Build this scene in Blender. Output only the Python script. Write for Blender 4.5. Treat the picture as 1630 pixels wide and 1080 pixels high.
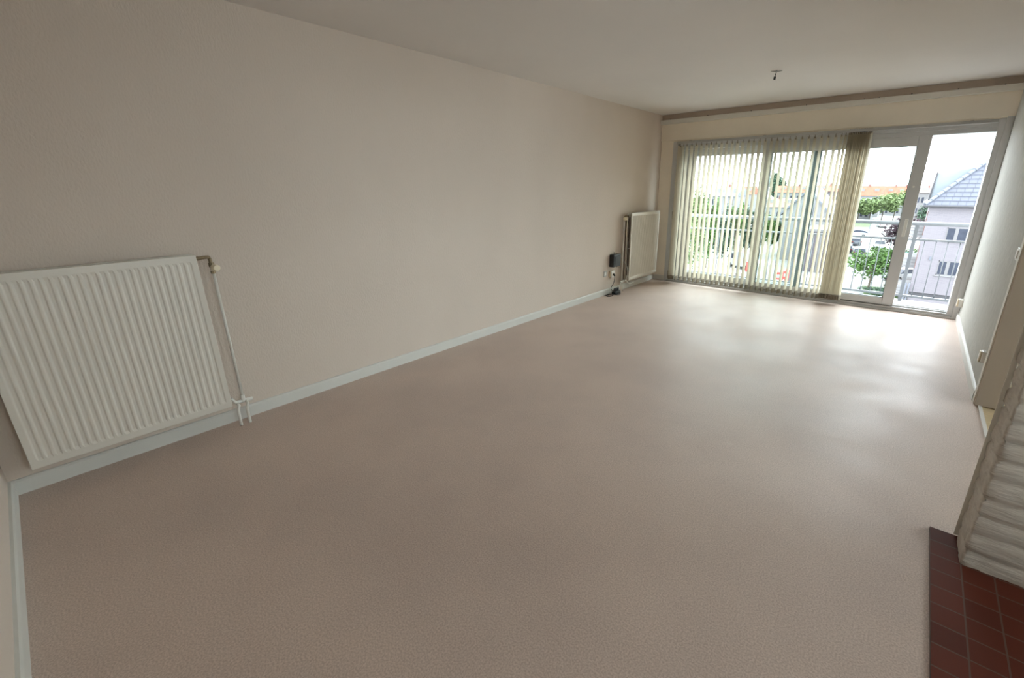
import bpy, bmesh, math, random
from mathutils import Vector, Matrix, noise
PI = math.pi
sc = bpy.context.scene
for o in list(bpy.data.objects): bpy.data.objects.remove(o)
C = bpy.context.scene.collection

# ------------------------------------------------------------------ camera
EYE = Vector((3.276, -6.6929, 1.4798)); FPX = 695.84; PX, PY = 872.71, 516.93
yaw, pitch, roll = 0.6934, -0.305, -0.0056
FW = Vector((-math.sin(yaw)*math.cos(pitch), math.cos(yaw)*math.cos(pitch), math.sin(pitch)))
R0 = Vector((math.cos(yaw), math.sin(yaw), 0)); U0 = R0.cross(FW)
RT = math.cos(roll)*R0 + math.sin(roll)*U0; UP = -math.sin(roll)*R0 + math.cos(roll)*U0
cd = bpy.data.cameras.new('camera'); cam = bpy.data.objects.new('camera', cd); C.objects.link(cam)
m = Matrix.Identity(4)
for i in range(3): m[i][0] = RT[i]; m[i][1] = UP[i]; m[i][2] = -FW[i]; m[i][3] = EYE[i]
cam.matrix_world = m
cd.sensor_width = 36; cd.lens = 36*FPX/1630; cd.clip_start = .02; cd.clip_end = 2000
cd.shift_x = (815-PX)/1630; cd.shift_y = -(540-PY)/1630
sc.camera = cam

# ------------------------------------------------------------------ sky: overcast, brightest around the veiled sun in front of the window
SKY_BASE, SKY_GLOW, EXPO = 4.5, 6.0, 1.06
w = bpy.data.worlds.new('overcast_sky'); sc.world = w; w.use_nodes = True
nt = w.node_tree; nt.nodes.clear()
tc = nt.nodes.new('ShaderNodeTexCoord')
vm = nt.nodes.new('ShaderNodeVectorMath'); vm.operation = 'DOT_PRODUCT'; vm.inputs[1].default_value = Vector((.10, 1, .42)).normalized()
nt.links.new(tc.outputs['Generated'], vm.inputs[0])
mr = nt.nodes.new('ShaderNodeMapRange'); mr.inputs['From Min'].default_value = .15; mr.inputs['From Max'].default_value = 1
mr.interpolation_type = 'SMOOTHSTEP'; mr.inputs['To Min'].default_value = SKY_BASE; mr.inputs['To Max'].default_value = SKY_GLOW
nt.links.new(vm.outputs['Value'], mr.inputs['Value'])
bg = nt.nodes.new('ShaderNodeBackground'); bg.inputs['Color'].default_value = (.87, .95, 1, 1)
nt.links.new(mr.outputs['Result'], bg.inputs['Strength'])
wo = nt.nodes.new('ShaderNodeOutputWorld'); nt.links.new(bg.outputs[0], wo.inputs[0])
sc.view_settings.view_transform = 'Standard'; sc.view_settings.look = 'None'
sc.view_settings.gamma = 1; sc.view_settings.use_curve_mapping = False; sc.view_settings.exposure = EXPO
sc.cycles.max_bounces = 14; sc.cycles.diffuse_bounces = 9; sc.cycles.transparent_max_bounces = 24
sc.cycles.use_denoising = True; sc.cycles.sample_clamp_indirect = 12

# ------------------------------------------------------------------ materials
def lin(c): return tuple(((x/255)/12.92 if x/255 <= .04045 else ((x/255+.055)/1.055)**2.4) for x in c)
def mat(name, col, rough=.6, var=.06, vs=6, bump=0, bs=60, metal=0, stretch=(1,1,1), spec=.5, bdist=.002, detail=3):
    M = bpy.data.materials.new(name); M.use_nodes = True; t = M.node_tree; b = t.nodes['Principled BSDF']
    b.inputs['Roughness'].default_value = rough; b.inputs['Metallic'].default_value = metal
    b.inputs['Specular IOR Level'].default_value = spec
    tcn = t.nodes.new('ShaderNodeTexCoord'); mp = t.nodes.new('ShaderNodeMapping'); mp.inputs['Scale'].default_value = stretch
    t.links.new(tcn.outputs['Object'], mp.inputs['Vector'])
    n = t.nodes.new('ShaderNodeTexNoise'); n.inputs['Scale'].default_value = vs; n.inputs['Detail'].default_value = detail
    t.links.new(mp.outputs[0], n.inputs['Vector'])
    r = t.nodes.new('ShaderNodeValToRGB'); r.color_ramp.elements[0].position = .3; r.color_ramp.elements[1].position = .7
    r.color_ramp.elements[0].color = (*[max(0, x*(1-var)) for x in col], 1); r.color_ramp.elements[1].color = (*[min(1, x*(1+var)) for x in col], 1)
    t.links.new(n.outputs['Fac'], r.inputs['Fac']); t.links.new(r.outputs['Color'], b.inputs['Base Color'])
    if bump:
        n2 = t.nodes.new('ShaderNodeTexNoise'); n2.inputs['Scale'].default_value = bs; n2.inputs['Detail'].default_value = 2
        t.links.new(mp.outputs[0], n2.inputs['Vector'])
        bp = t.nodes.new('ShaderNodeBump'); bp.inputs['Strength'].default_value = bump; bp.inputs['Distance'].default_value = bdist
        t.links.new(n2.outputs['Fac'], bp.inputs['Height']); t.links.new(bp.outputs[0], b.inputs['Normal'])
    return M
M = {}
M['wallpaper'] = mat('textured_wallpaper', (.655,.570,.495), .85, .025, 1.5, .55, 95, stretch=(1,1,.55), spec=.25, bdist=.004)
M['wallright'] = mat('rough_grey_wallpaper', (.46,.45,.41), .85, .07, 22, .6, 80, stretch=(1,1,.5), spec=.25, bdist=.005)
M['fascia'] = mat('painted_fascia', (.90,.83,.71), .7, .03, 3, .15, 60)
M['band'] = mat('shaded_band', (.56,.48,.405), .7, .03, 3)  # fascia tone darkened, shade above the curtain rail put into the colour
M['rail'] = mat('painted_rail', (.72,.70,.64), .5, .02, 3)
M['ceiling'] = mat('ceiling_paint', (.70,.665,.63), .9, .02, 1.2, .1, 120, spec=.2)
M['skirting'] = mat('skirting_paint', (.66,.655,.615), .45, .02, 4)
M['frame'] = mat('window_pvc', (.57,.575,.575), .35, .02, 4)
M['gasket'] = mat('grey_gasket', (.13,.16,.155), .5, .05, 4)
M['track'] = mat('grey_alu_track', (.42,.42,.41), .4, .05, 8, metal=.3)
M['radiator'] = mat('radiator_enamel', (.71,.675,.605), .35, .02, 4)
M['fins'] = mat('radiator_inside', (.16,.14,.12), .6, .1, 10)
M['brass'] = mat('old_brass', (.30,.24,.15), .45, .2, 40, metal=.7)
M['knob'] = mat('cream_plastic', (.78,.70,.52), .4, .03, 10)
M['pipe'] = mat('pipe_paint', (.72,.70,.64), .4, .03, 10)
M['black'] = mat('black_plastic', (.018,.02,.024), .45, .2, 20)
M['cordblack'] = mat('black_cord', (.02,.02,.02), .5, .2, 20)
M['cordwhite'] = mat('white_cord', (.6,.6,.56), .5, .1, 20)
M['socket'] = mat('socket_plastic', (.72,.62,.46), .4, .05, 10)
M['socketw'] = mat('socket_white', (.80,.79,.74), .35, .03, 10)
M['greyplate'] = mat('grey_plate', (.42,.43,.41), .4, .05, 10)
M['casing'] = mat('casing_paint', (.66,.62,.55), .5, .03, 4)
M['reveal'] = mat('reveal_paint', (.52,.45,.38), .6, .03, 4)
M['wood'] = mat('passage_floor_wood', (.60,.47,.29), .45, .12, 6, stretch=(1,12,1))
M['strip'] = mat('threshold_strip', (.75,.73,.70), .35, .03, 8)
M['steel'] = mat('railing_aluminium', (.15,.16,.172), .5, .04, 10)
M['concrete'] = mat('balcony_slab', (.38,.375,.38), .7, .04, 5, .2, 60)
M['weight'] = mat('slat_weight', (.25,.215,.16), .5, .1, 30)

def stone_mat():
    M_ = mat('painted_rough_stone', (.50,.45,.395), .8, .10, 14, .7, 50, stretch=(.35,.35,2.2), bdist=.006)
    return M_
M['stone'] = stone_mat()

def floor_mat():
    m_ = bpy.data.materials.new('speckled_vinyl'); m_.use_nodes = True; t = m_.node_tree; b = t.nodes['Principled BSDF']
    tcn = t.nodes.new('ShaderNodeTexCoord')
    def noi(s, d=3, ro=.5):
        n = t.nodes.new('ShaderNodeTexNoise'); n.inputs['Scale'].default_value = s; n.inputs['Detail'].default_value = d; n.inputs['Roughness'].default_value = ro
        t.links.new(tcn.outputs['Object'], n.inputs['Vector']); return n
    def ramp(n, a, c, p0=.3, p1=.7):
        r = t.nodes.new('ShaderNodeValToRGB'); r.color_ramp.elements[0].position = p0; r.color_ramp.elements[1].position = p1
        r.color_ramp.elements[0].color = (*a, 1); r.color_ramp.elements[1].color = (*c, 1); t.links.new(n.outputs['Fac'], r.inputs['Fac']); return r
    base = ramp(noi(170, 2), (.515,.405,.345), (.685,.56,.49), .36, .64)
    big = ramp(noi(1.3, 4, .6), (.90,.90,.91), (1.0,1.0,1.0), .35, .6)
    mx = t.nodes.new('ShaderNodeMix'); mx.data_type = 'RGBA'; mx.blend_type = 'MULTIPLY'; mx.inputs['Factor'].default_value = 1
    t.links.new(base.outputs[0], mx.inputs['A']); t.links.new(big.outputs[0], mx.inputs['B'])
    sc1 = t.nodes.new('ShaderNodeTexVoronoi'); sc1.inputs['Scale'].default_value = 1.1; sc1.inputs['Randomness'].default_value = 1
    t.links.new(tcn.outputs['Object'], sc1.inputs['Vector'])
    sm_ = t.nodes.new('ShaderNodeMapRange'); sm_.inputs['From Min'].default_value = .012; sm_.inputs['From Max'].default_value = .03; sm_.inputs['To Min'].default_value = .25; sm_.inputs['To Max'].default_value = 0
    t.links.new(sc1.outputs['Distance'], sm_.inputs['Value'])
    m2 = t.nodes.new('ShaderNodeMix'); m2.data_type = 'RGBA'; t.links.new(sm_.outputs['Result'], m2.inputs['Factor']); t.links.new(mx.outputs['Result'], m2.inputs['A']); m2.inputs['B'].default_value = (.80,.76,.68, 1)
    t.links.new(m2.outputs['Result'], b.inputs['Base Color'])
    rr = t.nodes.new('ShaderNodeMapRange'); rr.inputs['From Min'].default_value = .3; rr.inputs['From Max'].default_value = .7
    rr.inputs['To Min'].default_value = .42; rr.inputs['To Max'].default_value = .58
    t.links.new(noi(1.8, 4, .6).outputs['Fac'], rr.inputs['Value']); t.links.new(rr.outputs['Result'], b.inputs['Roughness'])
    bp = t.nodes.new('ShaderNodeBump'); bp.inputs['Strength'].default_value = .12; bp.inputs['Distance'].default_value = .002
    t.links.new(noi(60, 2).outputs['Fac'], bp.inputs['Height']); t.links.new(bp.outputs[0], b.inputs['Normal'])
    b.inputs['Specular IOR Level'].default_value = .36
    return m_
M['floor'] = floor_mat()

def brick_mat(name, c1, c2, mortar, scale, bw=.5, rh=.25, ms=.02, rough=.5, bump=.3, rot=None, mdist=.003):
    m_ = bpy.data.materials.new(name); m_.use_nodes = True; t = m_.node_tree; b = t.nodes['Principled BSDF']
    tcn = t.nodes.new('ShaderNodeTexCoord'); mp = t.nodes.new('ShaderNodeMapping')
    if rot: mp.inputs['Rotation'].default_value = rot
    t.links.new(tcn.outputs['Object'], mp.inputs['Vector'])
    br = t.nodes.new('ShaderNodeTexBrick'); t.links.new(mp.outputs[0], br.inputs['Vector'])
    br.inputs['Color1'].default_value = (*c1, 1); br.inputs['Color2'].default_value = (*c2, 1); br.inputs['Mortar'].default_value = (*mortar, 1)
    br.inputs['Scale'].default_value = scale; br.inputs['Brick Width'].default_value = bw; br.inputs['Row Height'].default_value = rh; br.inputs['Mortar Size'].default_value = ms
    t.links.new(br.outputs['Color'], b.inputs['Base Color'])
    bp = t.nodes.new('ShaderNodeBump'); bp.inputs['Strength'].default_value = bump; bp.inputs['Distance'].default_value = mdist; bp.invert = True
    t.links.new(br.outputs['Fac'], bp.inputs['Height']); t.links.new(bp.outputs[0], b.inputs['Normal'])
    b.inputs['Roughness'].default_value = rough; b.inputs['Specular IOR Level'].default_value = .25
    return m_

def slat_mat():
    m_ = bpy.data.materials.new('blind_fabric'); m_.use_nodes = True; t = m_.node_tree; t.nodes.clear()
    o = t.nodes.new('ShaderNodeOutputMaterial'); d = t.nodes.new('ShaderNodeBsdfDiffuse'); tr = t.nodes.new('ShaderNodeBsdfTranslucent'); mx = t.nodes.new('ShaderNodeMixShader')
    tcn = t.nodes.new('ShaderNodeTexCoord'); n = t.nodes.new('ShaderNodeTexNoise'); n.inputs['Scale'].default_value = 25; t.links.new(tcn.outputs['Object'], n.inputs['Vector'])
    r = t.nodes.new('ShaderNodeValToRGB'); r.color_ramp.elements[0].color = (.58,.525,.42, 1); r.color_ramp.elements[1].color = (.66,.605,.49, 1); t.links.new(n.outputs['Fac'], r.inputs['Fac'])
    t.links.new(r.outputs[0], d.inputs['Color']); t.links.new(r.outputs[0], tr.inputs['Color'])
    mx.inputs['Fac'].default_value = .32
    t.links.new(d.outputs[0], mx.inputs[1]); t.links.new(tr.outputs[0], mx.inputs[2]); t.links.new(mx.outputs[0], o.inputs[0])
    return m_
M['slat'] = slat_mat()

def pane_mat(name, tint=(.93,.98,.96), gl=.08):
    m_ = bpy.data.materials.new(name); m_.use_nodes = True; t = m_.node_tree; t.nodes.clear()
    o = t.nodes.new('ShaderNodeOutputMaterial'); a = t.nodes.new('ShaderNodeBsdfTransparent'); a.inputs[0].default_value = (*tint, 1)
    g = t.nodes.new('ShaderNodeBsdfGlossy'); g.inputs['Roughness'].default_value = .01
    f = t.nodes.new('ShaderNodeFresnel'); f.inputs['IOR'].default_value = 1.35
    mx = t.nodes.new('ShaderNodeMixShader'); t.links.new(f.outputs[0], mx.inputs['Fac']); t.links.new(a.outputs[0], mx.inputs[1]); t.links.new(g.outputs[0], mx.inputs[2])
    t.links.new(mx.outputs[0], o.inputs[0]); return m_
M['pane'] = pane_mat('window_glass')
M['pane2'] = pane_mat('window_glass_fixed', (.90,.97,.94))

# ------------------------------------------------------------------ mesh helpers
def box(bm, x0, x1, y0, y1, z0, z1):
    vs = [bm.verts.new((x, y, z)) for x in (x0, x1) for y in (y0, y1) for z in (z0, z1)]
    for f in ((0,1,3,2),(4,6,7,5),(0,4,5,1),(2,3,7,6),(0,2,6,4),(1,5,7,3)): bm.faces.new([vs[i] for i in f])
def tube(bm, pts, r, n=10, cap=True):
    pts = [Vector(p) for p in pts]; rings = []
    for i, p in enumerate(pts):
        d = (pts[min(i+1, len(pts)-1)] - pts[max(i-1, 0)]).normalized()
        a = Vector((0,0,1)) if abs(d.z) < .9 else Vector((1,0,0))
        u = d.cross(a).normalized(); v = d.cross(u)
        rr = r[i] if isinstance(r, (list, tuple)) else r
        rings.append([bm.verts.new(p + u*math.cos(2*PI*k/n)*rr + v*math.sin(2*PI*k/n)*rr) for k in range(n)])
    for a, b in zip(rings, rings[1:]):
        for k in range(n): bm.faces.new((a[k], a[(k+1) % n], b[(k+1) % n], b[k]))
    if cap: bm.faces.new(rings[0][::-1]); bm.faces.new(rings[-1])
def smooth_path(pts, n=6):
    pts = [Vector(p) for p in pts]; out = []
    P = [pts[0]] + pts + [pts[-1]]
    for i in range(1, len(P)-2):
        for k in range(n):
            t = k/n; p0, p1, p2, p3 = P[i-1:i+3]
            out.append(.5*((2*p1)+(-p0+p2)*t+(2*p0-5*p1+4*p2-p3)*t*t+(-p0+3*p1-3*p2+p3)*t**3))
    out.append(pts[-1]); return out
def blob(bm, c, r, seg=10, ring=7):
    mt = Matrix.Translation(Vector(c)) @ Matrix.Diagonal((*(r if isinstance(r, (tuple, list)) else (r, r, r)), 1))
    bmesh.ops.create_uvsphere(bm, u_segments=seg, v_segments=ring, radius=1, matrix=mt)
def prism(bm, poly, axis, a, b):
    def P(p, t): return {'x': (t, p[0], p[1]), 'y': (p[0], t, p[1]), 'z': (p[0], p[1], t)}[axis]
    A = [bm.verts.new(P(p, a)) for p in poly]; B = [bm.verts.new(P(p, b)) for p in poly]
    n = len(poly)
    for i in range(n): bm.faces.new((A[i], A[(i+1) % n], B[(i+1) % n], B[i]))
    bm.faces.new(A[::-1]); bm.faces.new(B)
def obj(name, bm, m_, parent=None, bevel=0, smooth=False):
    bmesh.ops.recalc_face_normals(bm, faces=bm.faces)
    me = bpy.data.meshes.new(name); bm.to_mesh(me); bm.free(); me.materials.append(m_)
    if smooth:
        for p in me.polygons: p.use_smooth = True
    o = bpy.data.objects.new(name, me); C.objects.link(o)
    if parent: o.parent = parent; o.matrix_parent_inverse = Matrix.Translation(-parent.location) if False else Matrix.Identity(4); o.location = (0,0,0)
    if bevel:
        bv = o.modifiers.new('bevel', 'BEVEL'); bv.width = bevel; bv.segments = 2; bv.limit_method = 'ANGLE'
    return o
def B(): return bmesh.new()
def bx(name, m_, dims, parent=None, bevel=0):
    b = B(); box(b, *dims); return obj(name, b, m_, parent, bevel)
def tag(o, label=None, cat=None, group=None, kind=None):
    if label: o['label'] = label
    if cat: o['category'] = cat
    if group: o['group'] = group
    if kind: o['kind'] = kind
    return o
def thing(name, label, cat, loc=(0,0,0), rotz=0, group=None):
    o = bpy.data.objects.new(name, None); C.objects.link(o); o.location = loc; o.rotation_euler = (0,0,rotz); o.empty_display_size = .1
    return tag(o, label, cat, group)
def copy_thing(o, loc, rotz, label, sc_=1):
    r = o.copy(); C.objects.link(r); r.location = loc; r.rotation_euler = (0,0,rotz); r['label'] = label; r.scale = (sc_,)*3
    for ch in list(o.children):
        c = ch.copy(); C.objects.link(c); c.parent = r
        for g in ch.children:
            d = g.copy(); C.objects.link(d); d.parent = c
    return r
def struct(name, bm, m_, **k): return tag(obj(name, bm, m_, **k), kind='structure')

W, YN, H = 3.82, -7.0, 2.5
XR = 5.4     # right wall of the wider near part, beyond the fireplace
# ------------------------------------------------------------------ room shell
b = B(); box(b, -.02, 3.835, YN, .05, -.12, 0); box(b, 3.835, XR, YN, -4.2, -.12, 0); struct('floor', b, M['floor'])
b = B(); box(b, -.15, 7.2, YN-.15, .12, H, H+.15); struct('ceiling', b, M['ceiling'])
b = B(); box(b, -.15, 0, YN-.15, .2, -.12, H); struct('wall_left', b, M['wallpaper'])
b = B(); box(b, 0, XR+.12, YN-.15, YN, -.12, H); struct('wall_back', b, M['wallpaper'])
# unseen windows added for fill daylight, right of the camera and beyond the doorway
def added_window(name, x, y0, y1, z0, z1):
    w_ = bpy.data.objects.new(name, None); C.objects.link(w_); tag(w_, kind='structure'); ym = (y0+y1)/2
    b = B()
    for d in ((y0, y0+.07, z0, z1), (y1-.07, y1, z0, z1), (y0+.07, y1-.07, z0, z0+.07), (y0+.07, y1-.07, z1-.07, z1), (ym-.035, ym+.035, z0+.07, z1-.07)): box(b, x+.03, x+.08, d[0], d[1], d[2], d[3])
    obj('window_frame', b, M['frame'], w_, .004)
    b = B(); b.faces.new([b.verts.new((x+.05, *p)) for p in ((y0+.07, z0+.07), (y1-.07, z0+.07), (y1-.07, z1-.07), (y0+.07, z1-.07))]); obj('pane', b, M['pane'], w_)
added_window('added_window_2', XR, -6.5, -5.1, .85, 2.25)
added_window('added_window_3', 7.1, -3.9, -1.4, .5, 2.25)
b = B(); box(b, 0, .254, .004, .2, -.12, 2.13); box(b, 0, W, .0, .2, 2.12, H); struct('wall_front', b, M['fascia'])
b = B(); box(b, W, W+.13, -2.62, .2, -.12, H); box(b, W, W+.13, -4.15, -2.62, 2.10, H); box(b, W+.13, 7.2, 0, .2, -.12, H)
box(b, XR, XR+.12, -5.1, -4.2, -.12, H); box(b, XR, XR+.12, YN, -6.5, -.12, H); box(b, XR, XR+.12, -6.5, -5.1, -.12, .85); box(b, XR, XR+.12, -6.5, -5.1, 2.25, H)
box(b, 7.1, 7.2, -4.2, -3.9, -.12, H); box(b, 7.1, 7.2, -1.4, 0, -.12, H); box(b, 7.1, 7.2, -3.9, -1.4, -.12, .5); box(b, 7.1, 7.2, -3.9, -1.4, 2.25, H); box(b, XR+.12, 7.2, -4.3, -4.2, -.12, H)
struct('wall_right', b, M['wallright'])
b = B(); box(b, 3.85, 7.1, -4.2, 0, -.12, -.005); tag(obj('trim_1', b, M['wood']), kind='structure')
b = B(); box(b, 3.833, 3.853, -4.1, -2.66, -.01, .006); tag(obj('trim_2', b, M['strip']), kind='structure')
# opening jamb: casing on the room side and the reveal through the wall
b = B(); box(b, W-.012, W, -2.64, -2.575, 0, 2.16); box(b, W-.012, W, -4.15, -2.575, 2.10, 2.165); dr = struct('door_1', b, M['casing'], bevel=.003)
bx('jamb', M['reveal'], (W-.006, W+.136, -2.655, -2.62, 0, 2.10), dr, .003)
# fascia board in front of the lintel with its picture rail
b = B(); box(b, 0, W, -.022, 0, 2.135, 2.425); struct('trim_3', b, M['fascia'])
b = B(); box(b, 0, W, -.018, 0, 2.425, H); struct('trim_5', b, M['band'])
b = B(); prism(b, [(-.023, 2.365), (-.075, 2.365), (-.078, 2.372), (-.078, 2.418), (-.072, 2.425), (-.023, 2.428)], 'x', .001, 2.72)
prism(b, [(-.023, 2.365), (-.075, 2.365), (-.078, 2.372), (-.078, 2.418), (-.072, 2.425), (-.023, 2.428)], 'x', 2.723, W-.001)
rail = tag(obj('curtain_rail', b, M['rail']), 'long cream curtain rail board running across the window wall under the ceiling', 'rail')
for x in (.14, .70, 1.28, 1.93, 2.52, 2.66, 2.95, 3.33, 3.68):
    b = B(); tube(b, [(x, -.05, 2.424), (x, -.05, 2.436)], .006, 8); obj('screw', b, M['black'], rail)
# skirtings
sk = M['skirting']
b = B(); prism(b, [(0,0),(.016,0),(.016,.070),(.010,.080),(0,.082)], 'y', YN, 0)  ; struct('baseboard_left', b, sk)
b = B(); prism(b, [(YN,0),(YN+.016,0),(YN+.016,.070),(YN+.010,.080),(YN,.082)], 'x', .0, XR); struct('baseboard_back', b, sk)
b = B(); prism(b, [(W,0),(W-.016,0),(W-.016,.070),(W-.010,.080),(W,.082)], 'y', -2.575, -.0); struct('baseboard_right', b, sk)
b = B(); prism(b, [(0.004,0),(-.010,0),(-.010,.070),(-.006,.080),(0.004,.082)], 'x', .016, .20); struct('baseboard_front', b, sk)

# ------------------------------------------------------------------ window wall
win = bpy.data.objects.new('window_1', None); C.objects.link(win); tag(win, kind='structure'); win.empty_display_size = .1
fr = M['frame']
b = B()
box(b, .254, .345, -.012, .14, 0, 2.12)                # left stile
box(b, .20, .254, -.010, 0.004, 0, 2.12)               # left cover strip
box(b, 3.715, 3.80, -.005, .14, 0, 2.125)               # right stile, stepped
box(b, 3.765, W-.001, -.022, .0, 0, 2.135)
box(b, .345, 3.715, -.008, .14, 2.045, 2.12)
box(b, .345, 3.715, .0, .14, 2.0, 2.045)
obj('window_frame', b, fr, win, .004)
b = B(); box(b, .254, 3.765, -.03, .14, 0, .03); box(b, .345, 3.715, -.015, .14, .03, .055); box(b, .345, 3.715, .03, .045, .055, .07); box(b, .345, 3.715, .10, .115, .055, .07)
obj('sill_track', b, M['track'], win, .003)
def sash(name, x0, x1, y, z0, z1, sl, sr, st, sb, pane, par):
    b = B(); box(b, x0, x0+sl, y, y+.05, z0, z1); box(b, x1-sr, x1, y, y+.05, z0, z1)
    box(b, x0+sl, x1-sr, y, y+.05, z0, z0+sb); box(b, x0+sl, x1-sr, y, y+.05, z1-st, z1)
    s = obj(name, b, fr, par, .005)
    b = B(); g = .007
    for (a0, a1, c0, c1) in ((x0+sl, x0+sl+g, z0+sb, z1-st), (x1-sr-g, x1-sr, z0+sb, z1-st), (x0+sl, x1-sr, z0+sb, z0+sb+g), (x0+sl, x1-sr, z1-st-g, z1-st)):
        box(b, a0, a1, y+.008, y+.042, c0, c1)
    obj('gasket', b, M['gasket'], s)
    b = B(); vs = [b.verts.new(p) for p in ((x0+sl, y+.025, z0+sb), (x1-sr, y+.025, z0+sb), (x1-sr, y+.025, z1-st), (x0+sl, y+.025, z1-st))]; b.faces.new(vs)
    obj('pane', b, pane, s); return s
sash('fixed_sash', .345, 2.16, .085, .06, 2.0, .165, .09, .09, .10, M['pane2'], win)
bx('meeting_stile', M['gasket'], (2.088, 2.170, .06, .085, .07, 1.99), win, .003)
s = sash('sliding_sash', 1.475, 3.215, .005, .062, 2.0, .125, .115, .10, .085, M['pane'], win)
b = B(); box(b, 3.145, 3.175, -.028, -.022, .90, 1.10); box(b, 3.150, 3.170, -.022, .005, .915, .93); box(b, 3.150, 3.170, -.022, .005, 1.07, 1.085); obj('handle', b, M['socketw'], s, .004)
b = B(); tube(b, [(3.15, .006, 1.46), (3.15, -.003, 1.46)], .011, 12); obj('lock_button', b, M['socketw'], s)

# ------------------------------------------------------------------ vertical blind
YB = -.10
bl = thing('vertical_blind', 'cream fabric vertical blind half drawn across the left of the window', 'blind', (.33, YB, 0))
def lb(b_):   # build in world coordinates, parented to the thing
    bmesh.ops.translate(b_, vec=(-.33, -YB, 0), verts=b_.verts); return b_
b = B(); box(b, .30, 3.70, YB-.020, YB+.020, 2.075, 2.105); obj('headrail', lb(b), M['track'], bl, .003)
for x in (.5, 1.5, 2.5, 3.5):
    b = B(); prism(b, [(YB-.018, 2.105), (-.010, 2.105), (-.010, 2.112), (YB-.018, 2.112)], 'x', x-.015, x+.015); obj('bracket', lb(b), M['track'], bl)
random.seed(4)
slatmesh = None
def slat_me():
    b_ = B(); n = 6; wv = .0445
    cols = []
    for k in range(n+1):
        u = -wv + 2*wv*k/n; bow = .0035*(1-(u/wv)**2)
        cols.append([b_.verts.new((u, bow, z)) for z in (0.035, .09, .7, 1.4, 2.0, 2.03)])
    for a, c in zip(cols, cols[1:]):
        for i in range(5): b_.faces.new((a[i], c[i], c[i+1], a[i+1]))
    return b_
o0 = obj('slat', slat_me(), M['slat'], bl, smooth=True); sm = o0.data
b = B(); box(b, -.0435, .0435, -.004, .006, .037, .098); wgt = obj('slat_weight', b, M['weight'], o0); wm = wgt.data
b = B(); tube(b, [(0, .002, 2.028), (0, .002, 2.076)], .0045, 6); box(b, -.012, .012, .0, .005, 2.015, 2.035); hk = obj('hanger', b, M['weight'], o0); hm = hk.data
spots = [(.352, 62), (.405, 97), (.455, 86)] + [(.529+.0712*i, 85.5 - .33*i + random.uniform(-1.5, 1.5)) for i in range(26)] + [(2.372, 77), (2.415, 78)]
spots += [(2.450+.0166*i, 79+random.uniform(-3, 3)) for i in range(14)]
for i, (x, a) in enumerate(spots):
    if i == 0: s_ = o0
    else:
        s_ = o0.copy(); C.objects.link(s_); s_.parent = bl
        for pm, pn in ((wgt, 'slat_weight'), (hk, 'hanger')):
            c_ = pm.copy(); C.objects.link(c_); c_.parent = s_
    s_.location = (x-.33, 0, .02 if i < 31 else .035); s_.rotation_euler = (random.uniform(-.002, .002), 0, math.radians(a))
b = B(); tube(b, [(.325, YB-.01, 2.08), (.322, YB-.012, 1.2), (.318, YB-.01, .10)], .003, 6); tube(b, [(.338, YB-.01, 2.08), (.336, YB-.012, 1.2), (.328, YB-.01, .10)], .003, 6)
obj('control_cord', lb(b), M['cordblack'], bl)
b = B(); tube(b, [(.322, YB-.012, .99), (.322, YB-.012, 1.11)], [.008, .014], 8); obj('cord_weight', lb(b), M['weight'], bl)
b = B(); box(b, .308, .340, YB-.022, YB+.004, .07, .19); obj('cord_tensioner', lb(b), M['weight'], bl, .004)

# ------------------------------------------------------------------ radiators
def radiator(y0, y1, label, double, lx0=.0):
    z0, z1 = .152, 1.118; L = y1-y0
    t = thing('radiator', label, 'radiator', (0, y0, 0), 0)
    def panel(xf, xb, bump_):
        b_ = B(); nz = 6; n = round(L/.0335); pts = []
        mrg = .022
        # profile along y: raised ribs separated by shallow grooves
        prof = [(0, 0), (mrg*.5, 0)]
        p = (L-2*mrg)/n
        for i in range(n):
            a = mrg+i*p
            prof += [(a+.10*p, 0), (a+.30*p, -bump_), (a+.66*p, -bump_), (a+.86*p, 0)]
        prof += [(L-mrg*.5, 0), (L, 0)]
        zs = [(z0, 0), (z0+.035, 0), (z0+.052, 1), (z1-.052, 1), (z1-.035, 0), (z1, 0)]
        cols = [[b_.verts.new((xf+dx*k, y, z)) for z, k in zs] for y, dx in prof]
        for a, c in zip(cols, cols[1:]):
            for i in range(len(zs)-1): b_.faces.new((a[i], c[i], c[i+1], a[i+1]))
        back = [[b_.verts.new((xb, y, z)) for z in (z0, z1)] for y in (0, L)]
        A, Z = cols[0], cols[-1]
        b_.faces.new([back[0][0]] + A + [back[0][1]]); b_.faces.new([back[1][1]] + Z[::-1] + [back[1][0]])
        b_.faces.new([c[-1] for c in cols] + [back[1][1], back[0][1]]); b_.faces.new([c[0] for c in cols][::-1] + [back[0][0], back[1][0]])
        b_.faces.new((back[0][0], back[0][1], back[1][1], back[1][0]))
        return b_
    obj('front_panel', panel(.120, .104, .012 if double else .004), M['radiator'], t, .002)
    if double:
        obj('back_panel', panel(.055, .04, .004), M['radiator'], t)
        b_ = B(); nn = 20
        for i in range(nn):
            y = .03+(L-.06)*i/(nn-1); box(b_, .056, .103, y-.002, y+.002, z0+.06, z1-.06)
        obj('convector_fins', b_, M['fins'], t)
    else:
        b_ = B(); box(b_, .056, .103, .05, L-.05, z0+.04, z1-.04); obj('convector_fins', b_, M['fins'], t)
        obj('back_panel', panel(.055, .04, .004), M['radiator'], t)
    for yy in (.12, L-.15): bx('wall_bracket', M['radiator'], (.004, .040, yy, yy+.03, z0+.1, z1-.08), t)
    return t, L
RY0, RY1 = -6.905, -6.052
t, L = radiator(RY0, RY1, 'near white ribbed panel radiator on the left wall, largest in the photo', False)
XV = .075
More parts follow.
